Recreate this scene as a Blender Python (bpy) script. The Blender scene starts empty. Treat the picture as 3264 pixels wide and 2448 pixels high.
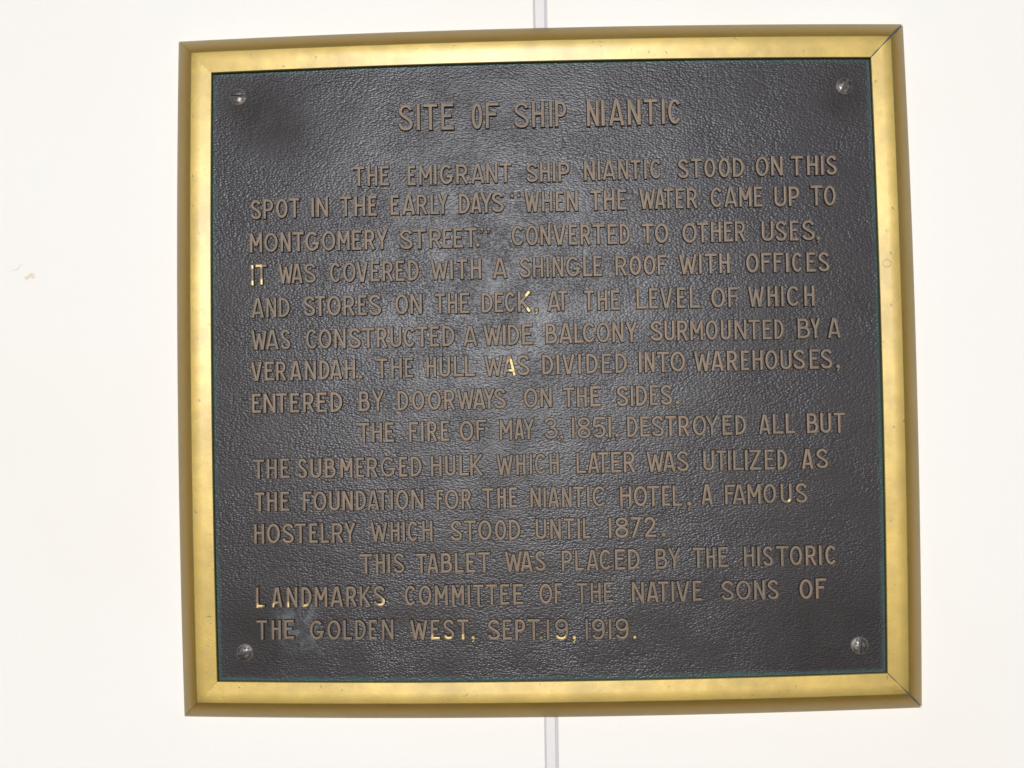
import bpy, bmesh, math, random
from mathutils import Vector, Matrix
random.seed(7)
R = math.radians
sc = bpy.context.scene
col = sc.collection
Z0 = 1.55                      # height of the middle of the plaque above the pavement

# ------------------------------------------------------------------ camera
cam_d = bpy.data.cameras.new("camera")
cam = bpy.data.objects.new("camera", cam_d)
col.objects.link(cam)
cam_d.sensor_width = 36.0
cam_d.lens = 38.03
cam_d.clip_start = 0.02
cam_d.clip_end = 200.0
rt = Vector((0.99965673, 0.01964861, -0.01733046))
up = Vector((0.01787907, -0.02809808, 0.99944526))
fw = Vector((-0.01915076, 0.99941204, 0.02843974))
m = Matrix((( rt.x, up.x, -fw.x, -0.01010), (rt.y, up.y, -fw.y, -0.90308), (rt.z, up.z, -fw.z, Z0 - 0.03737), (0, 0, 0, 1)))
cam.matrix_world = m
sc.camera = cam

# ------------------------------------------------------------------ daylight: bright haze, soft sun behind the photographer
SUN_EL, SUN_AZ = 7.0, -1.5     # degrees above the horizon; degrees to the right of straight behind the camera
world = bpy.data.worlds.new("World")
sc.world = world
world.use_nodes = True
nt = world.node_tree
bg = nt.nodes["Background"]
sky = nt.nodes.new("ShaderNodeTexSky")
sky.sky_type = 'NISHITA'
sky.sun_disc = False
sky.sun_elevation = R(SUN_EL)
sky.sun_rotation = R(180.0 - SUN_AZ)
sky.air_density = 0.7
sky.dust_density = 1.0
sky.ozone_density = 3.0
nt.links.new(sky.outputs[0], bg.inputs[0])
bg.inputs[1].default_value = 0.05

sun_d = bpy.data.lights.new("sun", 'SUN')
sun = bpy.data.objects.new("sun", sun_d)
col.objects.link(sun)
sun_d.energy = 1.5
sun_d.angle = R(11)
sun_d.color = (0.98, 0.99, 1.0)
d = Vector((math.sin(R(SUN_AZ)) * math.cos(R(SUN_EL)), -math.cos(R(SUN_AZ)) * math.cos(R(SUN_EL)), math.sin(R(SUN_EL))))
sun.rotation_euler = d.to_track_quat('Z', 'Y').to_euler()
sun.location = (1.2, -6, 4)

sc.view_settings.view_transform = 'Standard'
sc.view_settings.look = 'None'
sc.view_settings.exposure = 0.9
sc.view_settings.gamma = 1.0

# ------------------------------------------------------------------ material helpers
def mat(name):
    mt = bpy.data.materials.new(name)
    mt.use_nodes = True
    n = mt.node_tree
    return mt, n, n.nodes["Principled BSDF"]

def node(n, t, **kw):
    x = n.nodes.new(t)
    for k, v in kw.items():
        if hasattr(x, k):
            setattr(x, k, v)
        else:
            x.inputs[k].default_value = v
    return x

def link(n, a, b):
    n.links.new(a, b)

def mathn(n, op, a, b=None, c=None, clamp=False):
    x = n.nodes.new("ShaderNodeMath")
    x.operation = op
    x.use_clamp = clamp
    for i, v in enumerate((a, b, c)):
        if v is None:
            continue
        if isinstance(v, (int, float)):
            x.inputs[i].default_value = v
        else:
            n.links.new(v, x.inputs[i])
    return x.outputs[0]

def ramp(n, src, lo, hi, a=0.0, b=1.0):
    x = n.nodes.new("ShaderNodeMapRange")
    x.interpolation_type = 'SMOOTHSTEP'
    n.links.new(src, x.inputs[0])
    x.inputs[1].default_value = lo
    x.inputs[2].default_value = hi
    x.inputs[3].default_value = a
    x.inputs[4].default_value = b
    return x.outputs[0]

def mixc(n, f, a, b, mode='MIX'):
    x = n.nodes.new("ShaderNodeMix")
    x.data_type = 'RGBA'
    x.blend_type = mode
    if isinstance(f, (int, float)):
        x.inputs[0].default_value = f
    else:
        n.links.new(f, x.inputs[0])
    for s, v in ((x.inputs[6], a), (x.inputs[7], b)):
        if isinstance(v, tuple):
            s.default_value = (*v, 1.0)
        else:
            n.links.new(v, s)
    return x.outputs[2]

def noise(n, vec, scale, detail=3.0, rough=0.5, dist=0.0):
    x = n.nodes.new("ShaderNodeTexNoise")
    x.inputs['Scale'].default_value = scale
    x.inputs['Detail'].default_value = detail
    x.inputs['Roughness'].default_value = rough
    x.inputs['Distortion'].default_value = dist
    n.links.new(vec, x.inputs['Vector'])
    return x

def mapping(n, vec, scale=(1, 1, 1), rot=(0, 0, 0), loc=(0, 0, 0)):
    x = n.nodes.new("ShaderNodeMapping")
    x.inputs['Scale'].default_value = scale
    x.inputs['Rotation'].default_value = rot
    x.inputs['Location'].default_value = loc
    n.links.new(vec, x.inputs['Vector'])
    return x.outputs[0]

def spot(n, vec, p, r0, r1):
    """1 at the point p (metres on the plate, x and z), 0 beyond r1."""
    dn = n.nodes.new("ShaderNodeVectorMath")
    dn.operation = 'DISTANCE'
    n.links.new(vec, dn.inputs[0])
    dn.inputs[1].default_value = p
    return ramp(n, dn.outputs['Value'], r0, r1, 1.0, 0.0)

# ---- white painted wall
def wall_material(name, base, smudge=False):
    mt, n, p = mat(name)
    g = n.nodes.new("ShaderNodeNewGeometry")
    pos = g.outputs['Position']
    a = noise(n, pos, 2.2, 3, 0.55)
    b = noise(n, pos, 90, 4, 0.6)
    c = mixc(n, ramp(n, a.outputs[0], 0.35, 0.7, 0.0, 0.7), base, (base[0] * 0.985, base[1] * 0.955, base[2] * 0.92))
    c = mixc(n, ramp(n, b.outputs[0], 0.62, 0.8, 0.0, 0.10), c, (0.62, 0.60, 0.56))
    if smudge:
        w = noise(n, pos, 160, 3, 0.6)
        wv = n.nodes.new("ShaderNodeVectorMath"); wv.operation = 'MULTIPLY_ADD'
        n.links.new(w.outputs['Color'], wv.inputs[0])
        wv.inputs[1].default_value = (0.012, 0, 0.012)
        n.links.new(pos, wv.inputs[2])
        q = mapping(n, wv.outputs[0], rot=(0, R(-24), 0))
        for (x, z, rx, rz, k) in ((-0.4335, 0.0865, 0.006, 0.0022, 0.75), (-0.4445, 0.0925, 0.007, 0.002, 0.45)):
            sp = n.nodes.new("ShaderNodeVectorMath"); sp.operation = 'SUBTRACT'
            n.links.new(wv.outputs[0], sp.inputs[0]); sp.inputs[1].default_value = (x + 0.006, 0, Z0 + z + 0.006)
            q = mapping(n, sp.outputs[0], rot=(0, R(28), 0))
            q = mapping(n, q, scale=(1 / rx, 0, 1 / rz))
            ln = n.nodes.new("ShaderNodeVectorMath"); ln.operation = 'LENGTH'
            n.links.new(q, ln.inputs[0])
            f = ramp(n, ln.outputs['Value'], 0.3, 1.1, k, 0.0)
            c = mixc(n, f, c, (0.66, 0.52, 0.38))
    link(n, c, p.inputs['Base Color'])
    p.inputs['Roughness'].default_value = 0.55
    p.inputs['Specular IOR Level'].default_value = 0.3
    bm_ = n.nodes.new("ShaderNodeBump")
    bm_.inputs['Strength'].default_value = 0.25
    bm_.inputs['Distance'].default_value = 0.0006
    bb = noise(n, pos, 420, 4, 0.6)
    link(n, bb.outputs[0], bm_.inputs['Height'])
    link(n, bm_.outputs[0], p.inputs['Normal'])
    return mt

M_WALL = wall_material("white wall paint", (0.815, 0.801, 0.774), True)
M_STRIP = wall_material("strip paint", (0.69, 0.685, 0.695))
M_GROOVE = wall_material("shaded groove", (0.50, 0.48, 0.52))  # shade of the shallow groove put into a grey backing colour

# ---- brass frame
def brass_material():
    mt, n, p = mat("brushed brass")
    g = n.nodes.new("ShaderNodeNewGeometry")
    pos = g.outputs['Position']
    big = noise(n, pos, 16, 4, 0.6)
    mid = noise(n, pos, 70, 5, 0.65)
    fine = noise(n, pos, 900, 3, 0.6)
    pit = noise(n, pos, 230, 2, 0.5)
    c = mixc(n, ramp(n, big.outputs[0], 0.35, 0.68), (0.328, 0.234, 0.060), (0.300, 0.214, 0.056))
    c = mixc(n, ramp(n, mid.outputs[0], 0.52, 0.74, 0, 0.35), c, (0.33, 0.25, 0.10))
    c = mixc(n, ramp(n, fine.outputs[0], 0.3, 0.7, 0, 0.22), c, (0.37, 0.28, 0.09))
    c = mixc(n, ramp(n, pit.outputs[0], 0.72, 0.79, 0, 0.6), c, (0.22, 0.17, 0.10))
    tn = n.nodes.new('ShaderNodeAttribute'); tn.attribute_name = 'reflect_tint'
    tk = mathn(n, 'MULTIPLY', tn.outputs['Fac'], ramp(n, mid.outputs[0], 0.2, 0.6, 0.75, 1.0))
    c = mixc(n, tk, c, (0.46, 0.285, 0.058))  # the bevel's deeper reflected tone, put into the base colour
    link(n, c, p.inputs['Base Color'])
    p.inputs['Metallic'].default_value = 0.8
    rr = mathn(n, 'ADD', ramp(n, mid.outputs[0], 0.3, 0.75, 0.0, 0.06), ramp(n, big.outputs[0], 0.3, 0.7, 0.50, 0.54))
    link(n, rr, p.inputs['Roughness'])
    p.inputs['Coat Weight'].default_value = 0.42
    p.inputs['Coat Roughness'].default_value = 0.28
    b = n.nodes.new("ShaderNodeBump")
    b.inputs['Strength'].default_value = 0.30
    b.inputs['Distance'].default_value = 0.00022
    hh = mathn(n, 'ADD', fine.outputs[0], mathn(n, 'MULTIPLY', ramp(n, pit.outputs[0], 0.70, 0.8), -3.0))
    hh = mathn(n, 'ADD', hh, mathn(n, 'MULTIPLY', mid.outputs[0], 2.0))
    link(n, hh, b.inputs['Height'])
    link(n, b.outputs[0], p.inputs['Normal'])
    return mt
M_BRASS = brass_material()

# ---- cast plate with pebbled ground
def plate_material():
    mt, n, p = mat("pebbled bronze ground")
    tc = n.nodes.new("ShaderNodeTexCoord")
    ob = tc.outputs['Object']
    sep = n.nodes.new("ShaderNodeSeparateXYZ")
    link(n, ob, sep.inputs[0])
    X, Z = sep.outputs[0], sep.outputs[2]
    # pebbles: cells a little wider than high, their rows wandering
    warp = noise(n, ob, 18, 2, 0.5)
    wv = n.nodes.new("ShaderNodeVectorMath"); wv.operation = 'MULTIPLY_ADD'
    link(n, warp.outputs['Color'], wv.inputs[0]); wv.inputs[1].default_value = (0.007, 0.0, 0.0045)
    link(n, ob, wv.inputs[2])
    cells = mapping(n, wv.outputs[0], scale=(1 / 0.0023, 1.0, 1 / 0.0013), rot=(0, R(2), 0))
    v = n.nodes.new("ShaderNodeTexVoronoi")
    v.feature = 'SMOOTH_F1'
    v.inputs['Scale'].default_value = 1.0
    v.inputs['Smoothness'].default_value = 0.2
    v.inputs['Randomness'].default_value = 0.8
    link(n, cells, v.inputs['Vector'])
    small = noise(n, mapping(n, wv.outputs[0], scale=(700, 1, 1100)), 1.0, 2, 0.5)
    amp = noise(n, ob, 30, 3, 0.55)
    h = mathn(n, 'MULTIPLY', mathn(n, 'POWER', v.outputs['Distance'], 1.4), -1.1)
    h = mathn(n, 'ADD', h, mathn(n, 'MULTIPLY', small.outputs[0], 0.3))
    h = mathn(n, 'MULTIPLY', h, ramp(n, amp.outputs[0], 0.3, 0.7, 0.65, 1.25))
    b = n.nodes.new("ShaderNodeBump")
    b.inputs['Strength'].default_value = 1.0
    b.inputs['Distance'].default_value = 0.00018
    link(n, h, b.inputs['Height'])
    link(n, b.outputs[0], p.inputs['Normal'])
    # colour
    blot = noise(n, ob, 9, 4, 0.6)
    spk = noise(n, ob, 600, 2, 0.5)
    c = mixc(n, ramp(n, blot.outputs[0], 0.35, 0.68), (0.040, 0.037, 0.041), (0.035, 0.030, 0.032))
    c = mixc(n, ramp(n, spk.outputs[0], 0.35, 0.7, 0, 0.45), c, (0.058, 0.054, 0.060))
    # brown bare patches and dark grime round the screws, with corner shade painted in
    brn = noise(n, ob, 14, 4, 0.65)
    dull = None
    for (x, z, r) in ((-0.250, 0.226, 0.030), (-0.222, 0.214, 0.055), (0.250, 0.222, 0.042), (0.235, -0.235, 0.11), (-0.245, -0.225, 0.075)):
        f = mathn(n, 'MULTIPLY', spot(n, ob, (x, 0, z), r * 0.25, r), ramp(n, brn.outputs[0], 0.25, 0.6, 0.35, 1.0))
        c = mixc(n, mathn(n, 'MULTIPLY', f, 0.65), c, (0.019, 0.014, 0.013))
        dull = f if dull is None else mathn(n, 'MAXIMUM', dull, f)
    # run-off deposit near the lower left words, and shine painted inside two letters
    st = noise(n, mapping(n, ob, scale=(90, 1, 60)), 1.0, 5, 0.7, 1.2)
    stf = None
    for (x, z, r) in ((-0.200, -0.187, 0.016), (-0.199, -0.200, 0.022), (-0.216, -0.205, 0.022), (-0.206, -0.213, 0.026), (-0.190, -0.222, 0.018), (-0.2277, -0.1331, 0.007)):
        f = spot(n, ob, (x, 0, z), r * 0.1, r)
        stf = f if stf is None else mathn(n, 'MAXIMUM', stf, f)
    stf = mathn(n, 'MULTIPLY', stf, ramp(n, st.outputs[0], 0.42, 0.68, 0.05, 0.8))
    c = mixc(n, stf, c, (0.19, 0.22, 0.24))
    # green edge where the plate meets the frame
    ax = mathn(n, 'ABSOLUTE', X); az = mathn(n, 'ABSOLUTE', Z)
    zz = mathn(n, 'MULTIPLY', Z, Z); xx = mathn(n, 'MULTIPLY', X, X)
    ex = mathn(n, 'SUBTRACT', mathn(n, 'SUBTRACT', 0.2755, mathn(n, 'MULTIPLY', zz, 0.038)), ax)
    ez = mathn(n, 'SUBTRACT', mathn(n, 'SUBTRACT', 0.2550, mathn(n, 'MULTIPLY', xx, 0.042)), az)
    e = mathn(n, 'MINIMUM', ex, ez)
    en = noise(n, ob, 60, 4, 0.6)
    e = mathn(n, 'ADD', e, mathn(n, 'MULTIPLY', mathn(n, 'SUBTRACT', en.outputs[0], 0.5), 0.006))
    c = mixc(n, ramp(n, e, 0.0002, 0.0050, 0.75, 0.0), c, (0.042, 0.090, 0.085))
    # small bright nicks down to the metal
    nk = None
    for (x, z, r) in ((-0.2565, -0.0284, 0.0013), (-0.2572, -0.0262, 0.0011), (-0.2560, -0.0300, 0.0010), (-0.2095, -0.2409, 0.0012), (0.2247, 0.1159, 0.0012), (0.2247, 0.1140, 0.0010), (0.1062, 0.1094, 0.0010), (0.1131, -0.2467, 0.0010)):
        f = spot(n, ob, (x, 0, z), r * 0.7, r * 1.15)
        nk = f if nk is None else mathn(n, 'MAXIMUM', nk, f)
    c = mixc(n, nk, c, (0.75, 0.62, 0.26))
    link(n, c, p.inputs['Base Color'])
    link(n, mathn(n, 'MULTIPLY', nk, 0.8), p.inputs['Metallic'])
    link(n, mathn(n, 'ADD', ramp(n, blot.outputs[0], 0.3, 0.7, 0.24, 0.29), mathn(n, 'MULTIPLY', dull, 0.2)), p.inputs['Roughness'])
    p.inputs['Specular IOR Level'].default_value = 0.15
    p.inputs['Specular Tint'].default_value = (0.92, 0.95, 1.0, 1)
    return mt
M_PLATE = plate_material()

# ---- raised letters: brown bronze, rubbed to bright brass in places (attribute 'rubbed')
def letter_material():
    mt, n, p = mat("bronze lettering")
    g = n.nodes.new("ShaderNodeNewGeometry")
    pos = g.outputs['Position']
    a = noise(n, pos, 40, 4, 0.6)
    b_ = noise(n, pos, 500, 3, 0.6)
    at = n.nodes.new("ShaderNodeAttribute"); at.attribute_name = "rubbed"
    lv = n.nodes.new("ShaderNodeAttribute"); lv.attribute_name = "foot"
    c = mixc(n, ramp(n, a.outputs[0], 0.3, 0.7), (0.168, 0.114, 0.077), (0.125, 0.090, 0.062))
    wide = noise(n, pos, 9, 3, 0.6)
    c = mixc(n, ramp(n, wide.outputs[0], 0.42, 0.66, 0, 0.7), c, (0.100, 0.078, 0.058))
    c = mixc(n, ramp(n, b_.outputs[0], 0.35, 0.7, 0, 0.4), c, (0.20, 0.150, 0.100))
    c = mixc(n, lv.outputs['Fac'], c, (0.017, 0.014, 0.014))  # grime and edge shadow painted dark into the sloping letter sides
    rb = mathn(n, 'ADD', at.outputs['Fac'], mathn(n, 'MULTIPLY', mathn(n, 'SUBTRACT', b_.outputs[0], 0.5), 0.6))
    rb = ramp(n, rb, 0.40, 1.05, 0.0, 0.62)
    rb = mathn(n, 'MULTIPLY', rb, ramp(n, at.outputs['Fac'], 0.02, 0.2))
    c = mixc(n, rb, c, (0.50, 0.385, 0.16))
    link(n, c, p.inputs['Base Color'])
    link(n, mathn(n, 'ADD', mathn(n, 'MULTIPLY', rb, 0.75), 0.15), p.inputs['Metallic'])
    link(n, mathn(n, 'SUBTRACT', 0.50, mathn(n, 'MULTIPLY', rb, 0.08)), p.inputs['Roughness'])
    p.inputs['Specular IOR Level'].default_value = 0.4
    bu = n.nodes.new("ShaderNodeBump")
    bu.inputs['Strength'].default_value = 0.35
    bu.inputs['Distance'].default_value = 0.0003
    link(n, b_.outputs[0], bu.inputs['Height'])
    link(n, bu.outputs[0], p.inputs['Normal'])
    return mt
M_LETTER = letter_material()

def screw_material():
    mt, n, p = mat("worn screw metal")
    tc = n.nodes.new("ShaderNodeTexCoord")
    a = noise(n, tc.outputs['Object'], 350, 4, 0.6)
    c = mixc(n, ramp(n, a.outputs[0], 0.4, 0.65), (0.060, 0.055, 0.054), (0.19, 0.165, 0.15))
    flat_ = mapping(n, tc.outputs['Object'], scale=(1, 0, 1))
    ring = spot(n, flat_, (0, 0, 0), 0.0054, 0.0066)
    c = mixc(n, mathn(n, 'MULTIPLY', mathn(n, 'SUBTRACT', 1.0, ring), ramp(n, a.outputs[0], 0.3, 0.6, 0.3, 1.0)), c, (0.42, 0.38, 0.34))
    link(n, c, p.inputs['Base Color'])
    p.inputs['Metallic'].default_value = 0.8
    link(n, ramp(n, a.outputs[0], 0.3, 0.7, 0.6, 0.36), p.inputs['Roughness'])
    b = n.nodes.new("ShaderNodeBump"); b.inputs['Strength'].default_value = 0.35; b.inputs['Distance'].default_value = 0.0005
    link(n, a.outputs[0], b.inputs['Height']); link(n, b.outputs[0], p.inputs['Normal'])
    return mt
M_SCREW = screw_material()

# ------------------------------------------------------------------ object helpers
def mesh_obj(name, verts, faces, material, parent=None, loc=(0, 0, 0), smooth=False, attrs=None):
    me = bpy.data.meshes.new(name)
    me.from_pydata(verts, [], faces)
    me.validate()
    if smooth:
        me.shade_smooth()
    for k, vals in (attrs or {}).items():
        a = me.attributes.new(k, 'FLOAT', 'POINT')
        a.data.foreach_set('value', vals)
    me.materials.append(material)
    bm = bmesh.new(); bm.from_mesh(me)
    bmesh.ops.recalc_face_normals(bm, faces=bm.faces)
    bm.to_mesh(me); bm.free()
    o = bpy.data.objects.new(name, me)
    col.objects.link(o)
    if parent is not None:
        o.parent = parent
    o.location = loc
    return o

# ------------------------------------------------------------------ wall: two panels and the jointing strip between them
wall = bpy.data.objects.new("wall", None)
col.objects.link(wall)
wall['kind'] = 'structure'
# seam lines, x in metres at z = +0.301 and z = -0.3097 from the plaque centre
def seam(x0, x1, z):
    t = (z - 0.301) / (-0.3097 - 0.301)
    return x0 + (x1 - x0) * t
def box_poly(pts, y0, y1):
    """prism between depths y0 (front) and y1 (back) over the polygon pts (x, z) with a small front chamfer"""
    n = len(pts)
    cx = sum(q[0] for q in pts) / n; cz = sum(q[1] for q in pts) / n
    ch = 0.0005
    ins = []
    for x, z in pts:
        ins.append((x + (ch if x < cx else -ch), z + (ch if z < cz else -ch)))
    v = [(x, y0, z) for x, z in ins] + [(x, y0 + ch, z) for x, z in pts] + [(x, y1, z) for x, z in pts]
    f = [tuple(range(n))]
    for k in range(2):
        for i in range(n):
            j = (i + 1) % n
            f.append((k * n + i, k * n + j, (k + 1) * n + j, (k + 1) * n + i))
    f.append(tuple(range(3 * n - 1, 2 * n - 1, -1)))
    return v, f
ZT, ZB = 1.15, -1.15
def quad(xl0, xl1, xr0, xr1):
    return [(seam(xl0, xl1, ZB), Z0 + ZB), (seam(xr0, xr1, ZB), Z0 + ZB), (seam(xr0, xr1, ZT), Z0 + ZT), (seam(xl0, xl1, ZT), Z0 + ZT)]
LX0, LX1 = -0.0039, -0.0053    # right edge of the left panel (top, bottom)
SX0, SX1 = -0.0027, -0.0043    # strip left
SX2, SX3 = 0.0056, 0.0036      # strip right
RX0, RX1 = 0.0074, 0.0057      # left edge of the right panel
v, f = box_poly([(-1.5, Z0 + ZB), (seam(LX0, LX1, ZB), Z0 + ZB), (seam(LX0, LX1, ZT), Z0 + ZT), (-1.5, Z0 + ZT)], 0.0, 0.012)
o = mesh_obj("wall_panel", v, f, M_WALL, wall)
v, f = box_poly([(seam(RX0, RX1, ZB), Z0 + ZB), (1.5, Z0 + ZB), (1.5, Z0 + ZT), (seam(RX0, RX1, ZT), Z0 + ZT)], 0.0, 0.012)
o = mesh_obj("wall_panel", v, f, M_WALL, wall)
v, f = box_poly(quad(SX0, SX1, SX2, SX3), 0.0011, 0.010)
mesh_obj("jointing_strip", v, f, M_STRIP, wall)
v, f = box_poly([(-1.49, Z0 + ZB + .01), (1.49, Z0 + ZB + .01), (1.49, Z0 + ZT - .01), (-1.49, Z0 + ZT - .01)], 0.0028, 0.0085)
v = [(max(min(x, 0.03), -0.03), y, z) for x, y, z in v]
mesh_obj("groove_backing", v, f, M_GROOVE, wall)

# ------------------------------------------------------------------ plaque
ZBASE = Z0 - 0.288
plaque = bpy.data.objects.new("wall_plaque", None)
col.objects.link(plaque)
plaque.location = (0, 0, ZBASE)
plaque['label'] = "dark bronze plaque with raised lettering in a brass frame on the white wall"
plaque['category'] = "plaque"
OZ = Z0 - ZBASE                # plaque centre above the Empty

# frame: the rails bow out a few millimetres between the corners
BOW = {'outer': (0.3050, 0.2838, 0.0035, 0.0042), 'ridge': (0.2895, 0.2686, 0.0028, 0.0034), 'inner': (0.2731, 0.2519, 0.0025, 0.0033)}
# section across a rail: (position 0 lip .. 1 ridge .. 2 outer edge, distance from the wall)
SEC = [(-0.02, 0.0080), (-0.02, 0.0143), (0.015, 0.0147), (0.50, 0.0155), (0.97, 0.0162), (1.00, 0.0161), (1.12, 0.0152), (1.30, 0.0133), (1.50, 0.0105), (1.68, 0.0074), (1.84, 0.0042), (1.95, 0.0016), (2.0, 0.0001)]
def lerp3(key, k):
    a, b, c = BOW['inner'][key], BOW['ridge'][key], BOW['outer'][key]
    return a + (b - a) * k if k <= 1 else b + (c - b) * (k - 1)
NSEG = 40
def rail(side, gap0, gap1):
    verts, faces = [], []
    for i in range(NSEG + 1):
        u = -1 + 2 * i / NSEG
        for k, dep in SEC:
            hx, hz = lerp3(0, k), lerp3(1, k)
            bx, bz = lerp3(2, k), lerp3(3, k)
            if side in 'TB':
                x = u * hx
                op = 1 + 1.2 * max(0.0, k - 0.9)
                x += (gap0 * op if i == 0 else 0) - (gap1 * op if i == NSEG else 0)
                z = hz + bz * (1 - (x / hx) ** 2)
                z = z if side == 'T' else -z
            else:
                z = u * hz
                op = 1 + 1.2 * max(0.0, k - 0.9)
                z += (gap0 * op if i == 0 else 0) - (gap1 * op if i == NSEG else 0)
                x = hx + bx * (1 - (z / hz) ** 2)
                x = x if side == 'R' else -x
            wob = 0.00012 * math.sin(i * 1.7 + k * 2.0 + ord(side)) if 0 < i < NSEG and k > 0.9 and k < 1.2 else 0
            verts.append((x, -(dep + wob), z))
    m_ = len(SEC)
    for i in range(NSEG):
        for j in range(m_ - 1):
            a = i * m_ + j
            faces.append((a, a + 1, a + m_ + 1, a + m_))
        a = i * m_
        faces.append((a, a + m_, a + m_ + m_ - 1, a + m_ - 1))
    faces.append(tuple(range(m_)))
    faces.append(tuple(range(NSEG * m_ + m_ - 1, NSEG * m_ - 1, -1)))
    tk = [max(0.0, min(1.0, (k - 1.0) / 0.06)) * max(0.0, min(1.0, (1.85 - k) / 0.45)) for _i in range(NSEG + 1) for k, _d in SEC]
    o = mesh_obj("frame_rail", verts, faces, M_BRASS, plaque, (0, 0, OZ), smooth=True, attrs={'reflect_tint': tk})
    # hard edges at the lip and the ridge and at the mitred ends
    bm = bmesh.new(); bm.from_mesh(o.data)
    for e in bm.edges:
        if len(e.link_faces) == 2 and e.calc_face_angle(0) > R(17):
            e.smooth = False
    bm.to_mesh(o.data); bm.free()
    return o
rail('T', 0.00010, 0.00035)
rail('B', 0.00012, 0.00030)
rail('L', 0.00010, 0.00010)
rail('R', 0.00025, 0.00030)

# dark backing set in the four mitre joints, a little below the surface
def mitre(sx, sz, half, sink, wob):
    V, F = [], []
    ks = [0.02, 0.25, 0.5, 0.75, 0.97, 1.12, 1.3, 1.5, 1.68, 1.80]
    for i, k in enumerate(ks):
        dep = 0.0
        for (k0, d0), (k1, d1) in zip(SEC[1:-1], SEC[2:]):
            if k0 <= k <= k1:
                dep = d0 + (d1 - d0) * (k - k0) / max(1e-9, k1 - k0)
        hx, hz = lerp3(0, k), lerp3(1, k)
        h_ = half * (1 + wob * math.sin(i * 2.3)) * (0.5 if k > 1.6 else 1.0) * (0.45 if k < 0.9 else 1.0)
        for t, y in ((-h_, -(dep - sink)), (h_, -(dep - sink)), (h_, 0.0), (-h_, 0.0)):
            V.append((sx * (hx - t * .707), y if y < 0 else 0.0, sz * (hz + t * .707)))
    n_ = len(ks)
    for i in range(n_ - 1):
        for j in range(4):
            F.append((i * 4 + j, i * 4 + (j + 1) % 4, (i + 1) * 4 + (j + 1) % 4, (i + 1) * 4 + j))
    F.append((0, 1, 2, 3)); F.append(tuple(4 * (n_ - 1) + j for j in (3, 2, 1, 0)))
    return mesh_obj("mitre_joint", V, F, M_RECESS_DARK, plaque, (0, 0, OZ))
mt, n, p = mat("recess dark")  # dark colour for the joint gaps, also painted as shade in screw slots
p.inputs['Base Color'].default_value = (0.075, 0.070, 0.072, 1)
p.inputs['Roughness'].default_value = 0.9
M_RECESS_DARK = mt
mitre(-1, 1, 0.0004, 0.0004, 0.0)
mitre(1, 1, 0.0010, -0.0001, 0.35)
mitre(1, -1, 0.0007, -0.0001, 0.3)
mitre(-1, -1, 0.0004, 0.0004, 0.0)

# the cast plate: a slab with a faint unevenness, running in under the lip of the frame
def plate():
    nx, nz = 110, 102
    W2, H2 = 0.2790, 0.2585
    verts, faces = [], []
    from mathutils import noise as mn
    for j in range(nz + 1):
        for i in range(nx + 1):
            x = -W2 + 2 * W2 * i / nx; z = -H2 + 2 * H2 * j / nz
            hgt = 0.00015 * mn.noise(Vector((x * 9, z * 14, 1.3))) + 0.00016 * mn.noise(Vector((x * 30, z * 60, 4.1)))
            verts.append((x, -(0.0105 + hgt), z))
    for j in range(nz):
        for i in range(nx):
            a = j * (nx + 1) + i
            faces.append((a, a + 1, a + nx + 2, a + nx + 1))
    n0 = len(verts)
    rim = [i for i in range(nx + 1)] + [j * (nx + 1) + nx for j in range(1, nz + 1)] + [nz * (nx + 1) + i for i in range(nx - 1, -1, -1)] + [j * (nx + 1) for j in range(nz - 1, 0, -1)]
    for r_ in rim:
        x, y, z = verts[r_]
        verts.append((x, -0.003, z))
    k = len(rim)
    for i in range(k):
        faces.append((rim[i], rim[(i + 1) % k], n0 + (i + 1) % k, n0 + i))
    faces.append(tuple(n0 + i for i in range(k - 1, -1, -1)))
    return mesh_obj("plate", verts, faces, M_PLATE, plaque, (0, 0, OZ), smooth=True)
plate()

# ------------------------------------------------------------------ raised lettering
RUB = [(-241.2, 89.8, 3.1), (-241.4, 75, 3.7), (-236.1, 90.1, 4.3), (-233.3, 75.6, 4.3), (-12.8, 62.3, 3.7), (-12, 49.1, 3.1), (-6.6, 46.7, 2.5), (-27.9, 6, 3.7), (-26.7, 1.3, 4.3), (-24.7, -4.6, 3.1), (-93.7, -219.6, 5.6), (-83.2, -219.5, 4.3), (-71.1, -218.4, 3.1), (-237.8, -191.2, 3.7), (-224.8, -190.5, 3.1), (-214.7, -190.5, 3.7), (-199.5, -191.7, 3.1), (-136.4, -190.1, 5), (-63.2, -220.9, 3.7), (9.1, -220.2, 5.6), (19.9, -221.1, 5), (69.4, -219.6, 3.7), (197.9, -111.5, 2.2)]
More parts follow.
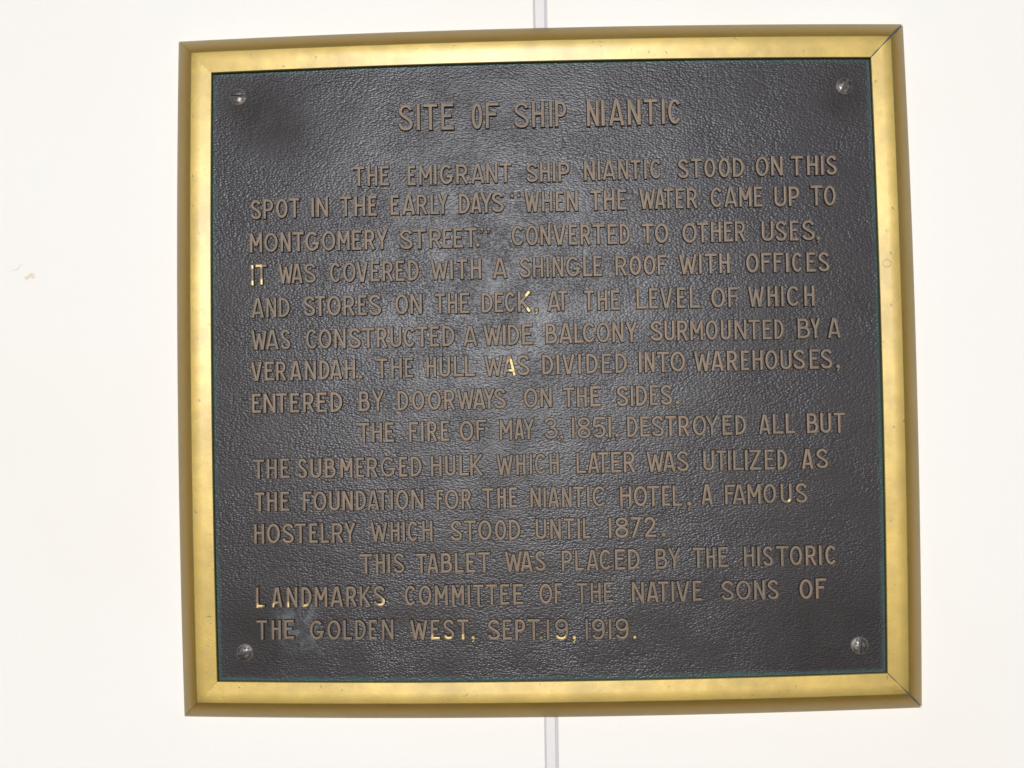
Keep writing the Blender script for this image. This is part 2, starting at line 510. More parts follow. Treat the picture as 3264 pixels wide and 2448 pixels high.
# one line per word; for each letter the character ({ and } stand for the quotation marks), its left edge, width, foot and height in mm from the middle of the plaque
PLACES = [
 [('S', -118, 12.4, 200, 22.1), ('I', -102.4, 2.6, 200, 22.2), ('T', -97, 11.8, 200, 22.2), ('E', -82.3, 10.8, 199.9, 22.2)],
 [('O', -57.1, 9.4, 199.9, 22.1), ('F', -45.3, 11.2, 200.3, 21.7)],
 [('S', -21.9, 12.8, 200.2, 21.5), ('H', -6.9, 10.5, 200.3, 21.5), ('I', 7.7, 2.4, 200.4, 21.5), ('P', 12.3, 9.8, 200.5, 21.5)],
 [('N', 38.6, 10.2, 200.1, 21.7), ('I', 50.5, 3.2, 200.2, 21.7), ('A', 57.1, 12.5, 200.2, 21.6), ('N', 72.3, 11.1, 200.3, 21.5), ('T', 85.8, 11.3, 200.4, 21.4), ('I', 100.7, 2.4, 200.5, 21.4), ('C', 105.7, 11.1, 200.5, 21.3)],
 [('T', -156.1, 9.5, 154.5, 16.6), ('H', -144.5, 8.7, 154.5, 16.6), ('E', -133.9, 7.9, 154.5, 16.6)],
 [('E', -111, 6.9, 154.2, 16.6), ('M', -101.4, 11, 154.3, 16.6), ('I', -88.8, 2.1, 154.4, 16.6), ('G', -84.4, 11.6, 154.5, 16.6), ('R', -70.6, 10.2, 154.6, 16.5), ('A', -58, 10.8, 154.7, 16.5), ('N', -45.7, 9.7, 154.8, 16.5), ('T', -34.5, 10.1, 154.9, 16.5)],
 [('S', -12.5, 10, 154.8, 16.1), ('H', -1.1, 8.6, 154.8, 16.2), ('I', 9.7, 2.1, 154.8, 16.3), ('P', 14.1, 9.7, 154.7, 16.3)],
 [('N', 35.4, 9.3, 155.1, 16.5), ('I', 46.6, 2.4, 155.2, 16.4), ('A', 50.8, 10.8, 155.2, 16.4), ('N', 63.6, 8.7, 155.3, 16.3), ('T', 73.9, 8.4, 155.3, 16.2), ('I', 85, 2.4, 155.4, 16.2), ('C', 89.9, 9.7, 155.4, 16.1)],
 [('S', 112.6, 9.5, 155.3, 16.3), ('T', 123.6, 9.1, 155.3, 16.3), ('O', 134.5, 9.5, 155.3, 16.4), ('O', 146.3, 9.8, 155.2, 16.4), ('D', 158, 9.5, 155.2, 16.5)],
 [('O', 176.8, 10.9, 155.4, 16.7), ('N', 189.4, 9.9, 155.8, 16.3)],
 [('T', 205.6, 10.2, 155.4, 16.5), ('H', 218.9, 9.2, 155.5, 16.4), ('I', 230.4, 2.3, 155.5, 16.3), ('S', 234.6, 9, 155.5, 16.2)],
 [('S', -242.4, 9.4, 128.6, 16.3), ('P', -231.5, 8.5, 128.9, 16.4), ('O', -220.9, 9.9, 129.1, 16.5), ('T', -209.6, 8.5, 129.3, 16.6)],
 [('I', -191.5, 2.6, 129.3, 16.5), ('N', -187.1, 9.8, 129.4, 16.6)],
 [('T', -167.5, 9.8, 129.5, 16.8), ('H', -155.6, 9.3, 129.4, 16.9), ('E', -144.1, 7.4, 129.4, 17)],
 [('E', -125.6, 7.4, 129.9, 16.6), ('A', -115.7, 10.6, 129.8, 16.7), ('R', -103.9, 9.3, 129.8, 16.8), ('L', -92.4, 7.2, 129.7, 16.9), ('Y', -86.5, 8.9, 129.7, 17)],
 [('D', -68.7, 9.3, 129.9, 16.6), ('A', -58.7, 8.8, 130.1, 16.6), ('Y', -51, 10.1, 130.2, 16.7), ('S', -41.7, 10.6, 130.4, 16.8)],
 [('{', -26.2, 8.8, 130.7, 16.4)],
 [('W', -14, 12, 130, 16.8), ('H', 0.1, 8.9, 130, 16.9), ('E', 11.5, 6.9, 130, 17), ('N', 20.4, 9.7, 130, 17.1)],
 [('T', 40.2, 9, 130.2, 16.7), ('H', 51.3, 9.1, 130.3, 16.7), ('E', 62.5, 7.6, 130.3, 16.8)],
 [('W', 80.7, 13.2, 130.4, 16.9), ('A', 93.5, 8.6, 130.3, 16.9), ('T', 100.8, 7.7, 130.3, 16.9), ('E', 110.4, 6.5, 130.3, 16.9), ('R', 119.7, 9.1, 130.2, 16.9)],
 [('C', 139.2, 10.1, 130.5, 16.7), ('A', 150.5, 10.7, 130.4, 16.7), ('M', 162.7, 10.5, 130.4, 16.8), ('E', 174.8, 7.1, 130.3, 16.9)],
 [('U', 191.6, 10, 130, 16.7), ('P', 203.3, 9, 130.2, 16.5)],
 [('T', 221.2, 10, 130.2, 17), ('O', 232.1, 10, 129.9, 16.9)],
 [('M', -243.1, 10.5, 100.8, 16.3), ('O', -231.2, 11.7, 100.9, 16.4), ('N', -217.6, 8.9, 101, 16.4), ('T', -207, 9.2, 101, 16.5), ('G', -197.2, 12.3, 101.1, 16.5), ('O', -183, 11.5, 101.2, 16.6), ('M', -170, 10.4, 101.3, 16.6), ('E', -157.9, 8.1, 101.3, 16.6), ('R', -147.5, 8.9, 101.4, 16.7), ('Y', -137.7, 9.6, 101.5, 16.7)],
 [('S', -118.5, 11.3, 101.2, 16.4), ('T', -107, 10.7, 101.3, 16.4), ('R', -93.7, 10.6, 101.4, 16.4), ('E', -82.4, 7.8, 101.4, 16.5), ('E', -73.6, 8.2, 101.5, 16.5), ('T', -64.5, 10.6, 101.5, 16.5), ('.', -55.2, 3.5, 101.6, 16.5), ('}', -51.8, 8.9, 101.6, 16.5)],
 [('C', -25.4, 10.3, 102.2, 16.9), ('O', -13.6, 10.3, 102.1, 16.9), ('N', -1.8, 8.8, 102.1, 16.9), ('V', 9.1, 10.3, 102, 16.9), ('E', 21.8, 7.1, 102, 16.9), ('R', 31.4, 8.8, 101.9, 16.9), ('T', 41.3, 10.1, 101.9, 16.9), ('E', 53.7, 8, 101.8, 16.9), ('D', 63.8, 8.6, 101.8, 16.9)],
 [('T', 81.9, 10.2, 101.8, 16.7), ('O', 92.7, 11.5, 101.9, 16.7)],
 [('O', 115.3, 12.3, 101.5, 16.9), ('T', 127.4, 9.5, 101.6, 16.9), ('H', 138.8, 8.7, 101.8, 16.9), ('E', 149.5, 7.5, 101.9, 16.9), ('R', 158.5, 9.1, 102, 16.9)],
 [('U', 180.4, 10, 101.7, 16.6), ('S', 191.7, 9.4, 101.7, 16.7), ('E', 203.6, 7.3, 101.7, 16.7), ('S', 213.4, 10.8, 101.7, 16.8), (',', 225.1, 3.5, 101.7, 16.8)],
 [('I', -242.3, 2.3, 73.5, 17), ('T', -238.3, 9.4, 74, 17)],
 [('W', -219.2, 11.9, 74.4, 16.6), ('A', -208.5, 9.1, 74.5, 16.6), ('S', -198.3, 10.2, 74.7, 16.5)],
 [('C', -176.7, 9.3, 74.7, 16.7), ('O', -165.8, 10.8, 74.7, 16.8), ('V', -154.8, 9.9, 74.7, 16.9), ('E', -142.9, 7.8, 74.8, 17), ('R', -133, 9.3, 74.8, 17), ('E', -122, 7.6, 74.8, 17.1), ('D', -111.7, 9.1, 74.9, 17.2)],
 [('W', -92.8, 14.4, 75.3, 16.5), ('I', -76.8, 2.5, 75.3, 16.6), ('T', -71.4, 9, 75.3, 16.8), ('H', -59.9, 9, 75.3, 16.9)],
 [('A', -41.3, 11.6, 75.4, 17.1)],
 [('S', -19.4, 9.7, 75.6, 16.9), ('H', -8.3, 8.7, 75.5, 16.9), ('I', 2.8, 2.3, 75.5, 17), ('N', 7.8, 9.3, 75.5, 17), ('G', 18.9, 11.9, 75.5, 17), ('L', 33.1, 7.7, 75.5, 17), ('E', 41.6, 7.1, 75.5, 17.1)],
 [('R', 59.7, 9.8, 75.7, 16.5), ('O', 71.2, 10.1, 75.7, 16.5), ('O', 83, 10, 75.7, 16.6), ('F', 94.4, 7.5, 75.7, 16.6)],
 [('W', 112.3, 14.4, 75.7, 16.6), ('I', 128.5, 2.5, 75.8, 16.7), ('T', 133.2, 9.8, 75.8, 16.8), ('H', 145.1, 8.8, 75.9, 16.8)],
 [('O', 167, 10.7, 75.8, 16.5), ('F', 179.5, 8.2, 75.8, 16.5), ('F', 189.6, 7.5, 75.8, 16.4), ('I', 199.3, 3.3, 75.7, 16.4), ('C', 204.6, 9, 75.7, 16.4), ('E', 216.5, 7.5, 75.7, 16.3), ('S', 226, 9.5, 75.7, 16.3)],
 [('A', -242.3, 10.5, 46.4, 16.8), ('N', -230.1, 8.7, 46.5, 16.7), ('D', -219.5, 9.3, 46.6, 16.5)],
 [('S', -199.1, 10.2, 47.1, 16.9), ('T', -189.3, 8.6, 47, 17), ('O', -179.4, 11.7, 47, 17), ('R', -165.9, 10, 46.9, 17), ('E', -153.7, 7.6, 46.9, 17.1), ('S', -145, 10.9, 46.9, 17.1)],
 [('O', -122.8, 11, 47.1, 16.8), ('N', -110.3, 9.9, 47.3, 16.7)],
 [('T', -89.7, 8.4, 47.1, 16.7), ('H', -79.3, 8.2, 47, 16.9), ('E', -69.3, 8.3, 47, 17.1)],
 [('D', -51.2, 9.4, 47.2, 16.6), ('E', -40.4, 7.4, 47.3, 16.7), ('C', -32.1, 8.8, 47.3, 16.8), ('K', -21.3, 11.1, 47.4, 16.9), (',', -7.7, 3.8, 47.5, 17)],
 [('A', 3.4, 10.6, 47.4, 16.7), ('T', 12.1, 7.6, 47.7, 16.7)],
 [('T', 33.5, 8.1, 47.4, 16.7), ('H', 44.4, 8.4, 47.4, 16.6), ('E', 55.5, 7.6, 47.4, 16.5)],
 [('L', 76.5, 8.7, 47.9, 17), ('E', 86.9, 7.4, 47.9, 17.1), ('V', 96.1, 10.3, 47.8, 17.2), ('E', 109.7, 7.3, 47.8, 17.4), ('L', 120.2, 8.8, 47.7, 17.5)],
 [('O', 137.8, 11.7, 47.6, 17.1), ('F', 151.7, 8.2, 47.6, 17)],
 [('W', 168.3, 13.1, 47.7, 17.1), ('H', 183.9, 8.6, 47.7, 17.1), ('I', 195.2, 2.2, 47.6, 17.1), ('C', 199.7, 10.8, 47.6, 17), ('H', 213.9, 8.8, 47.6, 17)],
 [('W', -242.5, 12.7, 19.9, 16.1), ('A', -230.6, 10.7, 19.9, 16.4), ('S', -218.5, 8.7, 19.8, 16.8)],
 [('C', -197.3, 9.9, 19.8, 16.7), ('O', -186.9, 11.2, 19.8, 16.7), ('N', -173.8, 9.8, 19.8, 16.7), ('S', -162, 10.6, 19.8, 16.8), ('T', -150.7, 10.6, 19.9, 16.8), ('R', -138.4, 9, 19.9, 16.9), ('U', -127.2, 9.5, 19.9, 16.9), ('C', -116.5, 10.3, 19.9, 16.9), ('T', -105.1, 8.9, 19.9, 17), ('E', -94.3, 7.8, 19.9, 17), ('D', -84.2, 10.4, 20, 17)],
 [('A', -66.7, 11.4, 19.9, 16.6)],
 [('W', -50, 14.5, 20, 16.9), ('I', -34.5, 3.2, 20, 17), ('D', -29.9, 9.5, 20, 17.1), ('E', -18.3, 9.1, 20.1, 17.2)],
 [('B', 1.1, 9.9, 20.6, 16.8), ('A', 12.4, 10.9, 20.7, 16.8), ('L', 24.8, 7.8, 20.7, 16.8), ('C', 31.8, 10.5, 20.7, 16.8), ('O', 43.1, 11.3, 20.7, 16.8), ('N', 56.1, 9.5, 20.7, 16.8), ('Y', 67.2, 9.6, 20.7, 16.8)],
 [('S', 87.1, 10.7, 21.2, 16.8), ('U', 98.9, 8.6, 21.2, 16.8), ('R', 109.3, 9.4, 21.1, 16.8), ('M', 120, 10.9, 21.1, 16.7), ('O', 132.8, 10.2, 21, 16.7), ('U', 145.1, 8.6, 20.9, 16.7), ('N', 156.2, 10.2, 20.9, 16.7), ('T', 167.6, 9.6, 20.8, 16.6), ('E', 179.3, 7.5, 20.7, 16.6), ('D', 188.9, 7.9, 20.7, 16.6)],
 [('B', 207.9, 10.6, 21, 16.6), ('Y', 218.5, 8.3, 21, 16.6)],
 [('A', 232.7, 10.4, 20.9, 16.7)],
 [('V', -243.1, 9.1, -5.8, 15.9), ('E', -231.9, 8.5, -5.8, 16), ('R', -222.4, 8.7, -5.8, 16), ('A', -210.7, 9.5, -5.8, 16.1), ('N', -198.5, 9.6, -5.8, 16.2), ('D', -186.4, 8.7, -5.7, 16.3), ('A', -177.5, 10, -5.7, 16.3), ('H', -165.2, 8.8, -5.7, 16.4), ('.', -153.8, 3.4, -5.7, 16.4)],
 [('T', -139, 9.3, -5.6, 16.7), ('H', -127, 9.3, -5.4, 16.7), ('E', -115.6, 7.3, -5.3, 16.7)],
 [('H', -97.8, 8.4, -5.3, 16.8), ('U', -86.9, 9, -5.3, 16.9), ('L', -75.1, 8.4, -5.2, 17), ('L', -66, 8.6, -5.2, 17.1)],
 [('W', -49.8, 15.3, -5.3, 17), ('A', -34.5, 10.6, -5.2, 17), ('S', -23.2, 11, -5.2, 17)],
 [('D', -2.1, 9.3, -4.9, 16.6), ('I', 9.6, 2.8, -4.9, 16.6), ('V', 14.6, 10.2, -4.9, 16.6), ('I', 27.7, 2.3, -4.9, 16.6), ('D', 34.2, 9.9, -4.8, 16.6), ('E', 46.9, 8.2, -4.8, 16.6), ('D', 58.1, 9.8, -4.8, 16.6)],
 [('I', 77.2, 2.9, -4.8, 17.2), ('N', 82.1, 8.5, -4.7, 17.1), ('T', 92.3, 10, -4.6, 17), ('O', 103.2, 12.4, -4.5, 16.9)],
 [('W', 122.8, 13.6, -4.5, 16.8), ('A', 136.8, 10, -4.4, 16.7), ('R', 149.5, 9.2, -4.4, 16.7), ('E', 161, 6.7, -4.4, 16.6), ('H', 170.4, 8.8, -4.3, 16.6), ('O', 180.8, 10.4, -4.3, 16.5), ('U', 193.3, 9.2, -4.3, 16.5), ('S', 203.5, 10.2, -4.2, 16.4), ('E', 217, 7.5, -4.2, 16.4), ('S', 225.8, 10.1, -4.2, 16.4), (',', 238.4, 3.7, -4.1, 16.3)],
 [('E', -242.8, 7.9, -32.4, 16.2), ('N', -233.1, 10.2, -32.5, 16.3), ('T', -222.5, 9.3, -32.5, 16.4), ('E', -211, 8, -32.6, 16.4), ('R', -200.2, 9.5, -32.6, 16.5), ('E', -188.6, 8.5, -32.7, 16.6), ('D', -177.6, 10.1, -32.7, 16.7)],
 [('B', -153.9, 9.3, -32.5, 16.8), ('Y', -143.4, 10.6, -32.3, 17.3)],
 [('D', -122.1, 9.3, -32.4, 16.4), ('O', -110.1, 10.5, -32.4, 16.5), ('O', -97, 11, -32.4, 16.6), ('R', -83.5, 9.4, -32.4, 16.7), ('W', -72.6, 13.9, -32.3, 16.8), ('A', -59.5, 10.1, -32.3, 16.8), ('Y', -50.9, 9.5, -32.3, 16.9), ('S', -42.7, 10.5, -32.3, 17)],
 [('O', -17.7, 11.5, -32, 16.5), ('N', -4.2, 9.8, -31.7, 16.5)],
 [('T', 14.6, 9.5, -32.1, 16.4), ('H', 26, 8.4, -32.1, 16.7), ('E', 36.9, 8.7, -32, 17.1)],
 [('S', 58.4, 10, -32.2, 17.2), ('I', 70.1, 2.5, -32.1, 17.1), ('D', 74.5, 9.5, -32, 17), ('E', 85.8, 6.9, -31.8, 16.9), ('S', 94.4, 10, -31.7, 16.8), ('.', 106.6, 3.8, -31.6, 16.7)],
 [('T', -155, 9.7, -58.3, 16.4), ('H', -143.5, 8.6, -58.3, 16.4), ('E', -132.8, 7.8, -58.2, 16.5)],
 [('F', -113, 8, -58.5, 16.7), ('I', -102.9, 2.3, -58.4, 16.8), ('R', -97.8, 8.4, -58.3, 16.9), ('E', -86.7, 7.4, -58.2, 17)],
 [('O', -71.1, 11.5, -58.3, 16.8), ('F', -57.3, 8.4, -58.1, 17.2)],
 [('M', -38.1, 10.7, -58.1, 17), ('A', -25.7, 7.7, -57.9, 17.1), ('Y', -18.8, 9.4, -57.9, 17.2)],
 [('3', -1.6, 11.7, -57.9, 17.8), (',', 11.2, 3.7, -58.1, 17.8)],
 [('1', 21.3, 2.5, -57.9, 17.6), ('8', 25.7, 11.3, -57.8, 17.5), ('5', 38.2, 11.3, -57.7, 17.5), ('1', 51.4, 2.3, -57.6, 17.4), (',', 56.5, 3.9, -57.5, 17.4)],
 [('D', 66.7, 9, -57.5, 17.2)],
 [('E', 77.4, 8.1, -57.5, 17.1), ('S', 86.6, 10.4, -57.4, 17.1), ('T', 97.9, 8.8, -57.4, 17), ('R', 108.7, 9.3, -57.4, 16.9), ('O', 120.4, 11.3, -57.3, 16.8), ('Y', 130.6, 11.5, -57.3, 16.7), ('E', 144.6, 8.3, -57.2, 16.6), ('D', 155.2, 9.2, -57.2, 16.5)],
 [('A', 174.6, 9.3, -57, 16.4), ('L', 185.8, 8.7, -56.9, 16.6), ('L', 196.2, 7.3, -56.8, 16.8)],
 [('B', 213.5, 9.5, -56.9, 16.7), ('U', 224.4, 9.1, -56.9, 16.8), ('T', 235.4, 9.1, -57, 16.8)],
 [('T', -242.3, 9.5, -86.7, 16.1), ('H', -231, 8.7, -86.7, 16.3), ('E', -219.7, 8, -86.6, 16.6)],
 [('S', -205.3, 8, -86.9, 16.4), ('U', -194.9, 9.5, -86.9, 16.4), ('B', -182.9, 9.3, -86.9, 16.5), ('M', -170.1, 10.4, -86.9, 16.5), ('E', -157, 7.1, -86.9, 16.6), ('R', -148.2, 9.4, -86.9, 16.6), ('G', -137, 12.9, -86.9, 16.7), ('E', -121.6, 7.3, -87, 16.7), ('D', -112, 9.5, -87, 16.8)],
 [('H', -95.3, 9.2, -87, 16.9), ('U', -83.5, 8.8, -86.9, 17.1), ('L', -71.9, 8.1, -86.9, 17.3), ('K', -62.9, 10.9, -86.9, 17.5)],
 [('W', -41.1, 13.6, -86.8, 16.7), ('H', -25, 8, -86.8, 16.8), ('I', -13.9, 2.3, -86.8, 17), ('C', -9.7, 9.8, -86.7, 17.1), ('H', 2.3, 8.1, -86.7, 17.2)],
 [('L', 24.5, 7.9, -86.4, 17), ('A', 34.1, 9.2, -86.4, 17.1), ('T', 41.8, 9.2, -86.4, 17.1), ('E', 53, 8.5, -86.4, 17.2), ('R', 63.2, 9.8, -86.4, 17.3)],
 [('W', 82.2, 14.3, -86.3, 16.9), ('A', 95.6, 10, -86.2, 16.9), ('S', 106.4, 10.4, -86.2, 16.9)],
 [('U', 128.3, 9.2, -86, 16.7), ('T', 139.1, 8.2, -86.1, 16.7), ('I', 148.5, 2.3, -86.1, 16.7), ('L', 152.7, 8.6, -86.1, 16.7), ('I', 162.2, 2.7, -86.1, 16.8), ('Z', 166, 9.7, -86.1, 16.8), ('E', 178.4, 7.9, -86.1, 16.8), ('D', 188.8, 8.3, -86.2, 16.8)],
 [('A', 208.8, 9.3, -85.8, 16.3), ('S', 220.2, 10.1, -85.6, 16.2)],
 [('T', -241.1, 8.2, -113.6, 15.9), ('H', -231, 8.5, -113.6, 16.1), ('E', -220, 7.8, -113.6, 16.2)],
 [('F', -201.4, 7.6, -113.8, 16.2), ('O', -192.7, 11.1, -113.8, 16.2), ('U', -179.7, 9.1, -113.9, 16.3), ('N', -168.8, 9.1, -113.9, 16.4), ('D', -157.6, 8.7, -113.9, 16.5), ('A', -148, 9.6, -114, 16.5), ('T', -139.5, 8.4, -114, 16.6), ('I', -128.9, 2.1, -114, 16.6), ('O', -124.7, 10.7, -114.1, 16.7), ('N', -111.9, 10.4, -114.1, 16.7)],
 [('F', -91.1, 6.3, -114.4, 16.6), ('O', -84.2, 11.6, -114.4, 16.7), ('R', -70.5, 8.6, -114.3, 16.7)],
 [('T', -53.3, 9.6, -114, 16.7), ('H', -41, 7.4, -113.9, 16.8), ('E', -31.3, 7.1, -113.8, 16.9)],
 [('N', -13.9, 9, -114, 16.9), ('I', -3, 2.1, -114, 16.9), ('A', 1, 8.7, -114, 16.9), ('N', 11.9, 8.5, -114, 16.9), ('T', 21.4, 9, -114.1, 17), ('I', 32.7, 2.3, -114.1, 17), ('C', 37.1, 11.4, -114.1, 17)],
 [('H', 59.7, 9.6, -114.3, 16.8), ('O', 70.9, 11.3, -114.3, 16.9), ('T', 81.8, 10.3, -114.4, 16.9), ('E', 94.1, 6.7, -114.4, 17), ('L', 102.7, 7.7, -114.5, 17), (',', 114.1, 4.3, -114.5, 17.1)],
 [('A', 126.4, 9, -113.7, 16.9)],
 [('F', 145.4, 8.3, -113.8, 16.4), ('A', 151.8, 10.6, -113.8, 16.4), ('M', 163.7, 11.2, -113.7, 16.4), ('O', 176.7, 10.6, -113.6, 16.3), ('U', 190.7, 9.3, -113.6, 16.3), ('S', 202.7, 10, -113.5, 16.3)],
 [('H', -242, 8.6, -140, 16.3), ('O', -231.5, 11.2, -140, 16.4), ('S', -218.9, 10.1, -140.1, 16.4), ('T', -208.1, 9.3, -140.2, 16.4), ('E', -196.4, 7.3, -140.2, 16.5), ('L', -186.8, 7, -140.3, 16.5), ('R', -177.7, 9.7, -140.3, 16.5), ('Y', -167.4, 9.5, -140.4, 16.6)],
 [('W', -145.7, 13.9, -140, 16.4), ('H', -129.3, 7.8, -140, 16.6), ('I', -119.2, 1.7, -140, 16.6), ('C', -115.3, 9.1, -140, 16.7), ('H', -103.2, 8.8, -140, 16.9)],
 [('S', -80.2, 10.3, -140.2, 16.7), ('T', -68.8, 10.2, -140.2, 16.8), ('O', -57.3, 11.5, -140.2, 16.8), ('O', -43.5, 9.7, -140.2, 16.9), ('D', -32, 9.8, -140.2, 16.9)],
 [('U', -10, 9.2, -139.9, 16.7), ('N', 1.9, 9.2, -139.9, 16.8), ('T', 13.1, 8.9, -139.9, 16.9), ('I', 24.5, 2.1, -139.9, 16.9), ('L', 28.7, 6.4, -139.9, 17)],
 [('1', 49.8, 2.7, -139.7, 16.8), ('8', 55.1, 11.3, -139.7, 16.9), ('7', 67.9, 8.8, -139.7, 16.9), ('2', 78.7, 10.2, -139.7, 16.9), ('.', 92.9, 3.9, -139.7, 17)],
 [('T', -155.1, 10.8, -165.9, 16.3), ('H', -141.9, 8, -165.9, 16.4), ('I', -131.8, 1.8, -165.9, 16.4), ('S', -127.4, 9.5, -165.9, 16.5)],
 [('T', -108.7, 9.2, -166.3, 16.3), ('A', -99.3, 9.1, -166.3, 16.4), ('B', -88.1, 9.5, -166.3, 16.5), ('L', -76.8, 7.5, -166.3, 16.6), ('E', -67.4, 7.8, -166.3, 16.7), ('T', -57.5, 10, -166.4, 16.8)],
 [('W', -35.6, 14.2, -166, 16.7), ('A', -22.6, 9.6, -165.9, 16.6), ('S', -11.1, 9.2, -165.9, 16.6)],
 [('P', 10.9, 8.9, -165.8, 16.6), ('L', 21.9, 7.1, -165.8, 16.7), ('A', 31.5, 9.6, -165.8, 16.8), ('C', 41.8, 10.2, -165.8, 16.9), ('E', 54.5, 8.7, -165.8, 17), ('D', 65.1, 10, -165.8, 17)],
 [('B', 87.6, 10, -165.7, 17), ('Y', 97.6, 11.1, -165.4, 17)],
 [('T', 118, 9.3, -165.3, 16.9), ('H', 129, 7.7, -165.2, 16.8), ('E', 138.8, 8.3, -165, 16.8)],
 [('H', 159.6, 8.7, -164.7, 16.6), ('I', 170.5, 2.3, -164.6, 16.5), ('S', 174.9, 8.7, -164.6, 16.5), ('T', 185.7, 10.4, -164.5, 16.4), ('O', 196.9, 10.4, -164.4, 16.3), ('R', 209.7, 9.1, -164.3, 16.3), ('I', 220.7, 2.2, -164.2, 16.2), ('C', 225.7, 9.4, -164.2, 16.1)],
 [('L', -241.1, 7.6, -192.4, 16.7), ('A', -227.9, 8.7, -192.5, 16.7), ('N', -215.6, 9, -192.5, 16.7), ('D', -203.6, 8.8, -192.6, 16.8), ('M', -192.5, 10.6, -192.6, 16.8), ('A', -179.4, 10.3, -192.6, 16.8), ('R', -166.6, 9.1, -192.7, 16.8), ('K', -155.5, 9.5, -192.7, 16.8), ('S', -144.3, 10.1, -192.7, 16.8)],
 [('C', -118.5, 9.9, -192.6, 16.5), ('O', -106.8, 10.7, -192.6, 16.6), ('M', -93.6, 10.9, -192.7, 16.6), ('M', -79.6, 10.3, -192.7, 16.7), ('I', -66.7, 2.3, -192.7, 16.8), ('T', -62, 8.8, -192.8, 16.8), ('T', -51.3, 9.2, -192.8, 16.9), ('E', -40, 7.9, -192.9, 17), ('E', -29.3, 8.6, -192.9, 17)],
 [('O', -8, 11, -192.8, 16.8), ('F', 4.6, 6.8, -192.6, 16.9)],
 [('T', 22.7, 8.8, -192.4, 16.4), ('H', 34.1, 8.6, -192.4, 16.7), ('E', 44.9, 8, -192.3, 16.8)],
 [('N', 67.7, 10.2, -192.3, 16.8), ('A', 80, 9.6, -192.3, 16.8), ('T', 89, 8.9, -192.2, 16.7), ('I', 100.1, 2.3, -192.2, 16.7), ('V', 104, 11, -192.1, 16.7), ('E', 117.4, 7.6, -192, 16.7)],
 [('S', 140.3, 10.8, -191.9, 16.2), ('O', 152.7, 12.2, -191.8, 16.2), ('N', 167.2, 9.3, -191.6, 16.1), ('S', 178, 9.5, -191.6, 16.1)],
 [('O', 204.1, 11, -191.8, 16.5), ('F', 217.3, 8.7, -191.4, 16.6)],
 [('T', -240.6, 9, -218.6, 16), ('H', -228.4, 8, -218.6, 16), ('E', -218.1, 8.7, -218.5, 15.9)],
 [('G', -197.2, 12.2, -219.5, 16.2), ('O', -182.5, 11.3, -219.6, 16.3), ('L', -169.3, 7.4, -219.7, 16.4), ('D', -159.6, 9.2, -219.8, 16.5), ('E', -148.3, 7.1, -219.9, 16.5), ('N', -137.6, 9.9, -219.9, 16.6)],
 [('W', -114.1, 14.2, -220.4, 16.2), ('E', -97.3, 7.7, -220.5, 16.4), ('S', -87.3, 9.6, -220.6, 16.5), ('T', -75.6, 9.6, -220.7, 16.6), (',', -64.3, 3.5, -220.7, 16.7)],
 [('S', -50.9, 10.7, -221.4, 16.8), ('E', -38.4, 7.7, -221.5, 16.8), ('P', -28.2, 8.6, -221.6, 16.9), ('T', -18.2, 10.7, -221.7, 17), ('.', -8.7, 3.3, -221.8, 17)],
 [('1', -2.3, 2.3, -221.9, 17), ('9', 4.2, 11.5, -221.9, 17.1), (',', 18.4, 3.7, -222, 17.2)],
 [('1', 29.4, 2.1, -222.1, 17.1), ('9', 34.3, 11.1, -222.1, 17.1), ('1', 48.3, 2.5, -222.1, 17.1), ('9', 53.7, 11.2, -222.1, 17.1), ('.', 68.1, 2.8, -222.1, 17.1)],
]

